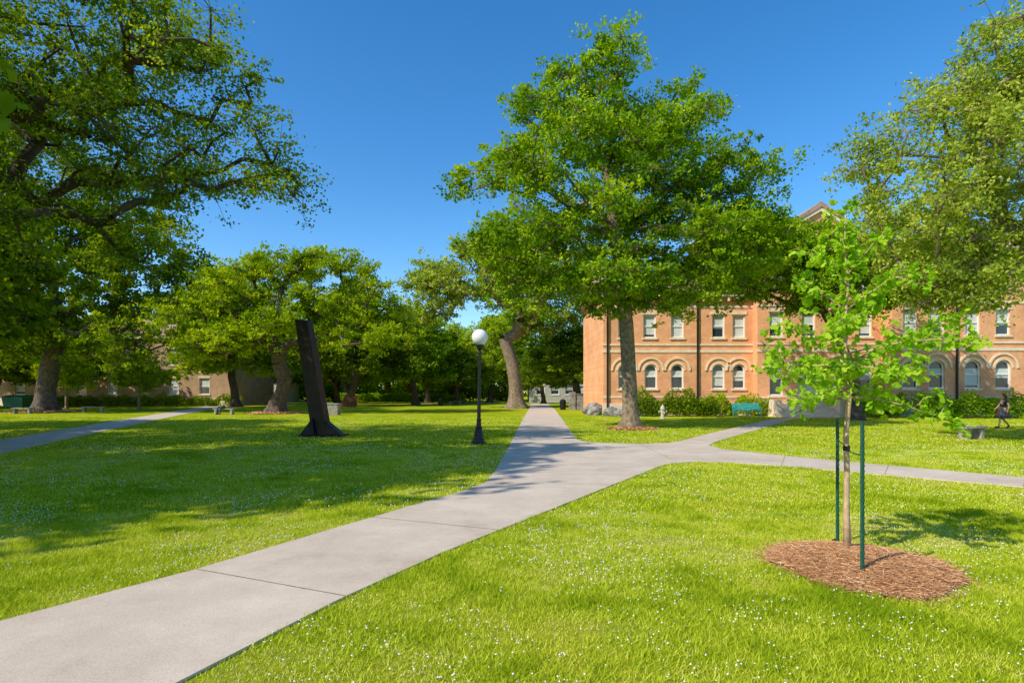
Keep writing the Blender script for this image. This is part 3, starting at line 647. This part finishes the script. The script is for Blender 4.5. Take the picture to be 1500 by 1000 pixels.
class Facade:
    """Front wall facing -Y at depth y; openings are real holes with reveals."""
    def __init__(s): s.w = MB(); s.g = MB(); s.fr = MB(); s.st = MB(); s.bl = MB(); s.rf = MB(); s.ir = MB(); s.rnd = random.Random(2)
    def wall(s, x0, x1, y, z0, z1, ops, deep=12.0, shell=True):
        xs = sorted({x0, x1, *[o[0] for o in ops], *[o[1] for o in ops]}); zs = sorted({z0, z1, *[o[2] for o in ops], *[o[3] for o in ops]})
        for i in range(len(xs)-1):
            for j in range(len(zs)-1):
                cx = (xs[i]+xs[i+1])/2; cz = (zs[j]+zs[j+1])/2
                if any(o[0] < cx < o[1] and o[2] < cz < o[3] for o in ops): continue
                s.w.poly([(xs[i],y,zs[j]),(xs[i+1],y,zs[j]),(xs[i+1],y,zs[j+1]),(xs[i],y,zs[j+1])])
        if shell:
            s.w.poly([(x0,y,z0),(x0,y,z1),(x0,y+deep,z1),(x0,y+deep,z0)]); s.w.poly([(x1,y,z0),(x1,y+deep,z0),(x1,y+deep,z1),(x1,y,z1)])
            s.w.poly([(x0,y+deep,z0),(x0,y+deep,z1),(x1,y+deep,z1),(x1,y+deep,z0)])
        for o in ops: s.window(y, *o)
    def window(s, y, x0, x1, z0, z1, arch=True, kind='win'):
        d = .22; w_ = x1-x0; cx = (x0+x1)/2; r = w_/2; zs = z1-r if arch else z1
        s.w.poly([(x0,y,z0),(x0,y+d,z0),(x0,y+d,zs),(x0,y,zs)]); s.w.poly([(x1,y,z0),(x1,y,zs),(x1,y+d,zs),(x1,y+d,z0)]); s.w.poly([(x0,y,z0),(x1,y,z0),(x1,y+d,z0),(x0,y+d,z0)])
        n = 12
        arc = [(cx+r*math.cos(math.pi*i/n), zs+r*math.sin(math.pi*i/n)) for i in range(n+1)] if arch else None
        if arch:
            s.w.poly([(x1,y,z1)]+[(a,y,c) for a, c in arc[:n//2+1]][::-1]); s.w.poly([(x0,y,z1)]+[(a,y,c) for a, c in arc[n//2:]])
            for i in range(n): s.w.poly([(arc[i][0],y,arc[i][1]),(arc[i+1][0],y,arc[i+1][1]),(arc[i+1][0],y+d,arc[i+1][1]),(arc[i][0],y+d,arc[i][1])])
            s.g.poly([(x0,y+.2,z0),(x1,y+.2,z0)]+[(a,y+.2,c) for a, c in arc])
            def ring(M, ra, rb, ya, yb):
                for i in range(n):
                    t0 = math.pi*i/n; t1 = math.pi*(i+1)/n
                    q = [(cx+ra*math.cos(t0),ya,zs+ra*math.sin(t0)),(cx+rb*math.cos(t0),ya,zs+rb*math.sin(t0)),(cx+rb*math.cos(t1),ya,zs+rb*math.sin(t1)),(cx+ra*math.cos(t1),ya,zs+ra*math.sin(t1))]
                    M.prism(q, (0,yb-ya,0))
            ring(s.fr, r-.09, r-.002, y+.10, y+.18)
            ring(s.st, r+.02, r+.16, y-.05, y+.01)
            ring(s.st, r+.40, r+.54, y-.08, y+.01)
        else:
            s.w.poly([(x0,y,z1),(x1,y,z1),(x1,y+d,z1),(x0,y+d,z1)]); s.g.poly([(x0,y+.2,z0),(x1,y+.2,z0),(x1,y+.2,z1),(x0,y+.2,z1)])
            s.fr.box(x0+.09, x1-.09, y+.10, y+.18, z1-.09, z1-.002); s.st.box(x0-.12, x1+.12, y-.05, y+.01, z1+.003, z1+.24)
        s.fr.box(x0+.002, x0+.09, y+.10, y+.18, z0+.09, zs); s.fr.box(x1-.09, x1-.002, y+.10, y+.18, z0+.09, zs)
        s.fr.box(x0+.002, x1-.002, y+.10, y+.18, z0+.002, z0+.09)
        zm = (z0+z1)/2; s.fr.box(x0+.09, x1-.09, y+.125, y+.185, zm-.04, zm+.04)
        if kind == 'door': s.bl.box(x0+.1, x1-.1, y+.15, y+.19, z0+.09, zs)
        else:
            f = s.rnd.choice([.35, .6, .9, .5, 1.0]); top = zs-.02 if arch else z1-.1
            s.bl.box(x0+.1, x1-.1, y+.188, y+.197, top-(top-z0-.1)*f, top)
            s.st.box(x0-.1, x1+.1, y-.09, y+.1, z0-.14, z0-.003)
    def finish(s, name, wallm, stonem=lime, roof=roofm, loc=(0,0,0), rot=0):
        e = empty(name, loc, (0,0,rot))
        for M, nm, mt in ((s.w,"walls",wallm),(s.g,"glass",glass),(s.fr,"window_frames",whitep),(s.st,"stone_trim",stonem),(s.bl,"blinds",blind),(s.rf,"roof",roof),(s.ir,"downpipes",black)):
            if M.v: obj(nm, M.mesh(nm, mt), e)
        return e
F_ = Facade()
def win(c, w_, z0, z1, arch=True, kind='win'): return (c-w_/2, c+w_/2, z0, z1, arch, kind)
ops = [win(c, .95, 2.0, 3.85) for c in (8.5,10.5,12.5,15.6,17.15)]+[win(c, .95, 5.85, 7.6, False) for c in (8.5,10.4,12.5,15.6,17.15)]
F_.wall(6.9, 18.2, 43, 0, 9.4, ops)
ops = [win(19.6,1.0,1.5,4.0,True),win(22.0,1.6,1.1,4.1,True,'door'),win(24.2,1.0,2.0,4.0),win(26.2,1.0,2.0,4.0)]+[win(c,1.0,5.85,7.7,False) for c in (19.6,22.0,24.2,26.2)]+[win(c,1.0,9.3,11.2,True) for c in (19.9,22.0,24.2,26.0)]
F_.wall(18.2, 27.4, 42.2, 0, 12.6, ops, deep=12.8)
cs = (28.7,30.6,33.2,35.4,38.4,40.6,43.5)
ops = [win(c,1.15,2.0,4.05) for c in cs]+[win(c,1.05,5.85,7.7,False) for c in cs]+[win(c,1.05,9.3,11.0,False) for c in cs]
F_.wall(27.4, 46, 41, 0, 12.2, ops, deep=14)
def band(x0, x1, y, z, h, p=.05): F_.st.box(x0-p, x1+p, y-p, y+.001, z, z+h)
for x0, x1, y in ((6.9,18.14,43),(18.2,27.34,42.2),(27.4,46,41)):
    band(x0, x1, y, 0, .9, .08); band(x0, x1, y, 1.3, .14, .04); band(x0, x1, y, 4.72, .22); band(x0, x1, y, 5.25, .14, .06); band(x0,x1,y,8.1,.18)
def cornice(x0, x1, y, z):
    F_.st.box(x0-.35, x1+.3, y-.45, y-.003, z, z+.3); F_.st.box(x0-.45, x1+.3, y-.58, y-.003, z+.303, z+.5)
    x = x0
    while x < x1: F_.st.box(x, x+.14, y-.38, y-.004, z-.32, z-.003); x += .62
cornice(6.9, 17.8, 43, 8.9); cornice(27.8, 46, 41, 11.7)
F_.rf.prism([(6.4,42.4,9.42),(6.4,55.5,9.42),(6.4,49,12.0)], (11.8,0,0))
F_.rf.prism([(27.5,40.4,12.22),(27.5,55.6,12.22),(27.5,48,14.5)], (19,0,0))
F_.w.prism([(18.2,42.2,12.6),(27.4,42.2,12.6),(22.8,42.2,15.4)], (0,.35,0))
F_.rf.prism([(17.8,41.9,12.35),(18.2,41.9,12.6),(22.8,41.9,15.42),(27.4,41.9,12.6),(27.8,41.9,12.35),(22.8,41.9,15.8)], (0,13,0))
F_.st.prism([(18.0,41.98,12.63),(22.8,41.98,15.44),(27.6,41.98,12.63),(27.1,41.98,12.63),(22.8,41.98,15.1),(18.5,41.98,12.63)], (0,.21,0))
for x, y, h in ((14.0,43,8.8),(7.2,43,8.8),(32.0,41,11.6),(37,41,11.6)): F_.ir.box(x-.06,x+.06,y-.16,y-.06,0,h)
F_.w.box(15,16,47,48,10,14.0); F_.st.box(14.9,16.1,46.9,48.1,14.0,14.2)
for i in range(6): F_.st.box(18.95, 23.0, 39.72+i*.36, 42.1, .01+i*.17, (i+1)*.17)
F_.st.box(18.5, 18.93, 39.9, 42.1, 0, 1.2); F_.st.box(23.02, 23.45, 39.9, 42.1, 0, 1.2)
F_.finish("brick_building", brick)

F2 = Facade()
ops = [win(c,1.3,1.5,3.6,False) for c in range(4, 54, 4)]+[win(c,1.3,5.3,7.4,False) for c in range(4, 54, 4)]
F2.wall(0, 56, 0, 0, 9, ops); F2.st.box(-.1,56.1,-.08,.001,0,1.0); F2.st.box(-.3,56.3,-.4,-.003,8.7,9.1); F2.st.box(-.05,56.05,-.05,.001,4.3,4.5)
F2.rf.prism([(-.4,-.5,9.12),(-.4,12.5,9.12),(-.4,6,12)], (56.8,0,0))
F2.finish("brick_building", brick2, loc=(-92, 74, 0), rot=.0)
F3 = Facade()
ops = [win(c,1.4,1.4,2.9,False) for c in (2,4.5,7,9.5,12,14.5,17)]
F3.wall(0, 19, 0, 0, 4.2, ops, deep=9); F3.rf.prism([(-.5,-.6,4.22),(-.5,9.6,4.22),(-.5,4.5,6)], (20,0,0))
F3.finish("white_house", simple_mat("white_siding", (.42,.41,.385), .7, var=.08), stonem=whitep, roof=slate, loc=(3, 99, 0))
F4 = Facade()
ops = [win(c,1.2,1.0,2.6,False) for c in (2,4.5,7)]
F4.wall(0, 9, 0, 0, 4, ops, deep=8); F4.rf.prism([(-.5,-.6,4.02),(-.5,8.6,4.02),(-.5,4,6.5)], (10,0,0))
F4.finish("white_house", simple_mat("cream_siding", (.50,.46,.38), .7, var=.08), stonem=whitep, roof=slate, loc=(-48, 96, 0))

M = MB(); M.box(0,4.4,0,.35,0,1.5); M.box(-.1,.5,-.1,.45,0,1.75); M.box(3.95,4.5,-.1,.45,0,1.75); M.box(.55,3.9,-.05,.4,1.503,1.6)
obj("stone_wall", M.mesh("stone_wall", rock_m, bevel=.01), None, (5.8, 56.5, 0), (0,0,.05))

# ------------------------------------------------------------------ people
skin = simple_mat("skin", (.45,.26,.18), .55, var=.05); cloth_d = simple_mat("dark_cloth", (.02,.02,.03), .9, var=.5, scale=20)
hair_m = simple_mat("brown_hair", (.07,.03,.015), .6, var=.4, scale=30); skirt_m = simple_mat("skirt_cloth", (.06,.065,.08), .9, var=.9, scale=18)
green_c = simple_mat("green_shirt", (.25,.42,.08), .9); denim = simple_mat("denim", (.05,.07,.14), .9); shoe_m = simple_mat("shoes", (.05,.03,.02), .6)
def skinned(name, V, E, R, mat, parent, root=0, lv=2):
    me = bpy.data.meshes.new(name); me.from_pydata(V, E, [])
    bm = bmesh.new(); bm.from_mesh(me); bm.verts.layers.skin.verify(); bm.to_mesh(me); bm.free()
    me.materials.append(mat); o = obj(name, me, parent)
    md = o.modifiers.new("skin", 'SKIN'); md.use_smooth_shade = True
    sv = me.skin_vertices[0].data
    for i, r in enumerate(R):
        sv[i].radius = r if isinstance(r, tuple) else (r, r); sv[i].use_root = (i == root)
    s2 = o.modifiers.new("sub", 'SUBSURF'); s2.levels = lv; s2.render_levels = lv
    return o
def person(name, loc, rot, J, top_m, low_m, skirt=False, hair_long=True):
    e = empty(name, loc, (0,0,rot)); Jv = {k: Vector(v) for k, v in J.items()}
    order = ['pelvis','spine','chest','neck','hipL','kneeL','ankL','hipR','kneeR','ankR','shL','elL','wrL','shR','elR','wrR']
    rad = dict(pelvis=(.13,.10),spine=(.115,.085),chest=(.14,.09),neck=.048,hipL=.085,kneeL=.055,ankL=.036,hipR=.085,kneeR=.055,ankR=.036,shL=.052,elL=.038,wrL=.024,shR=.052,elR=.038,wrR=.024)
    ed = [(0,1),(1,2),(2,3),(0,4),(4,5),(5,6),(0,7),(7,8),(8,9),(2,10),(10,11),(11,12),(2,13),(13,14),(14,15)]
    skinned("body", [Jv[k] for k in order], ed, [rad[k] for k in order], skin, e)
    so_ = ['pelvis','spine','chest','shL','shR']; a = [Jv[k] for k in so_]+[(Jv['shL']+Jv['elL'])/2, (Jv['shR']+Jv['elR'])/2]
    skinned("shirt", a, [(0,1),(1,2),(2,3),(3,5),(2,4),(4,6)], [(.145,.115),(.13,.10),(.155,.105),.066,.066,.058,.058], top_m, e)
    hd = Jv['neck']+Vector((0,.02,.14)); M = MB()
    prof = [(.03,-.125),(.055,-.11),(.068,-.07),(.076,-.02),(.08,.03),(.076,.07),(.055,.10),(.02,.118)]
    M.lathe(prof, 16, hd)
    for i in range(len(M.v)):
        x, y, z = M.v[i]; M.v[i] = (x, hd.y+(y-hd.y)*1.2, z)
    M.tube([hd+Vector((0,.09,.02)), hd+Vector((0,.115,-.02)), hd+Vector((0,.09,-.028))], [.008,.014,.008], 6)
    for sx in (-1,1): M.tube([hd+Vector((sx*.078,0,.02)), hd+Vector((sx*.088,-.01,-.03))], [.016,.01], 6)
    obj("head", M.mesh("head", skin, smooth=True), e)
    M = MB()
    for sx in (-1,1): M.tube([hd+Vector((sx*.03,.083,.0)), hd+Vector((sx*.03,.094,.0))], [.011,.008], 8)
    obj("eyes", M.mesh("eyes", black), e)
    M = MB(); M.tube([hd+Vector((-.022,.086,-.062)), hd+Vector((0,.092,-.064)), hd+Vector((.022,.086,-.062))], [.004,.007,.004], 6); obj("mouth", M.mesh("mouth", simple_mat("lips",(.35,.12,.1))), e)
    M = MB(); hc = hd+Vector((0,-.025,.025)); M.lathe([(.06,-.06),(.092,-.03),(.096,.02),(.085,.075),(.055,.11),(.015,.125)], 16, hc)
    if hair_long: M.tube([hc+Vector((0,-.05,.02)), hc+Vector((0,-.085,-.12)), hc+Vector((0,-.09,-.28)), hc+Vector((0,-.08,-.38))], [.08,.085,.07,.02], 10)
    obj("hair", M.mesh("hair", hair_m, smooth=True), e)
    if skirt:
        M = MB(); p = Jv['pelvis']; k = 24; pr = [(.12,.16),(.15,.05),(.19,-.1),(.235,-.25),(.27,-.40)]
        M.lathe(pr, k, p)
        for i in range(len(M.v)):
            x, y, z = M.v[i]; f = max(0,(p.z+.05-z))/.45; an = math.atan2(y-p.y, x-p.x); q = 1+.10*f*math.sin(an*7); M.v[i] = (p.x+(x-p.x)*q*.82, p.y+(y-p.y)*q*(1+.25*f), z)
        obj("skirt", M.mesh("skirt", low_m, smooth=True), e)
    else:
        a = [Jv[k] for k in ('pelvis','hipL','kneeL','ankL','hipR','kneeR','ankR')]
        skinned("trousers", a, [(0,1),(1,2),(2,3),(0,4),(4,5),(5,6)], [(.14,.12),.1,.07,.055,.1,.07,.055], low_m, e)
    M = MB()
    for s_ in 'LR':
        an = Jv['ank'+s_]; t = Jv['toe'+s_]; h_ = an+(an-t)*.25+Vector((0,0,-.03)); M.tube([h_, an*.6+t*.4+Vector((0,0,-.01)), t*.85+an*.15, t], [.036,.045,.04,.022], 10)
    obj("shoes", M.mesh("shoes", shoe_m, smooth=True), e)
    for s_, sx in (('L',-1),('R',1)):
        wr = Jv['wr'+s_]; el = Jv['el'+s_]; d = (wr-el).normalized(); fwd = Vector((0,1,0)); fwd = (fwd-d*fwd.dot(d)).normalized(); nrm = d.cross(fwd)
        M = MB(); M.tube([wr-d*.01, wr+d*.04, wr+d*.085], [.022,.03,.026], 8)
        for i, L in enumerate((.06,.07,.075,.062)):
            o_ = fwd*(-.027+.018*i); b0 = wr+d*.08+o_; M.tube([b0, b0+d*L*.5+nrm*.006, b0+d*L*.85+nrm*.022], [.009,.008,.006], 6)
        M.tube([wr+d*.03+fwd*.022, wr+d*.06+fwd*.045, wr+d*.085+fwd*.046], [.011,.009,.007], 6)
        obj("hand_"+s_, M.mesh("hand", skin, smooth=True), e)
    return e
walk = dict(pelvis=(0,0,.88),spine=(0,.01,1.05),chest=(0,.01,1.24),neck=(0,.02,1.38),hipL=(-.085,0,.84),kneeL=(-.08,.18,.48),ankL=(-.07,.26,.08),toeL=(-.07,.42,.05),
            hipR=(.085,0,.84),kneeR=(.08,-.02,.46),ankR=(.07,-.28,.14),toeR=(.07,-.18,.03),shL=(-.17,.0,1.32),elL=(-.22,-.10,1.08),wrL=(-.21,-.05,.86),shR=(.17,.0,1.32),elR=(.21,.06,1.08),wrR=(.18,.2,.96))
e = person("walking_woman", (23.5, 27.2, 0), math.radians(82), walk, cloth_d, skirt_m, skirt=True)
M = MB(); M.prism([(-.06,.0,.0),(.06,.0,.0),(.08,.0,.3),(-.08,.0,.3)], (0,.3,0)); M.tube([(0,.05,.3),(0,.1,.42),(0,.15,.45),(0,.2,.42),(0,.25,.3)], [.01]*5, 5)
obj("bag", M.mesh("bag", simple_mat("brown_leather", (.12,.05,.02), .6), bevel=0), e, (.27,-.15,.62))
sit = dict(pelvis=(0,0,.56),spine=(0,0,.74),chest=(0,.02,.94),neck=(0,.04,1.08),hipL=(-.09,.03,.55),kneeL=(-.12,.43,.54),ankL=(-.12,.45,.10),toeL=(-.12,.62,.05),
           hipR=(.09,.03,.55),kneeR=(.12,.43,.54),ankR=(.12,.50,.10),toeR=(.12,.67,.05),shL=(-.17,.02,1.02),elL=(-.22,.08,.78),wrL=(-.12,.3,.66),shR=(.17,.02,1.02),elR=(.22,.08,.78),wrR=(.12,.3,.66))
person("seated_person", (-22.6, 44.5, 0), math.radians(165), sit, green_c, denim, hair_long=False)
print("objects", len(bpy.data.objects))
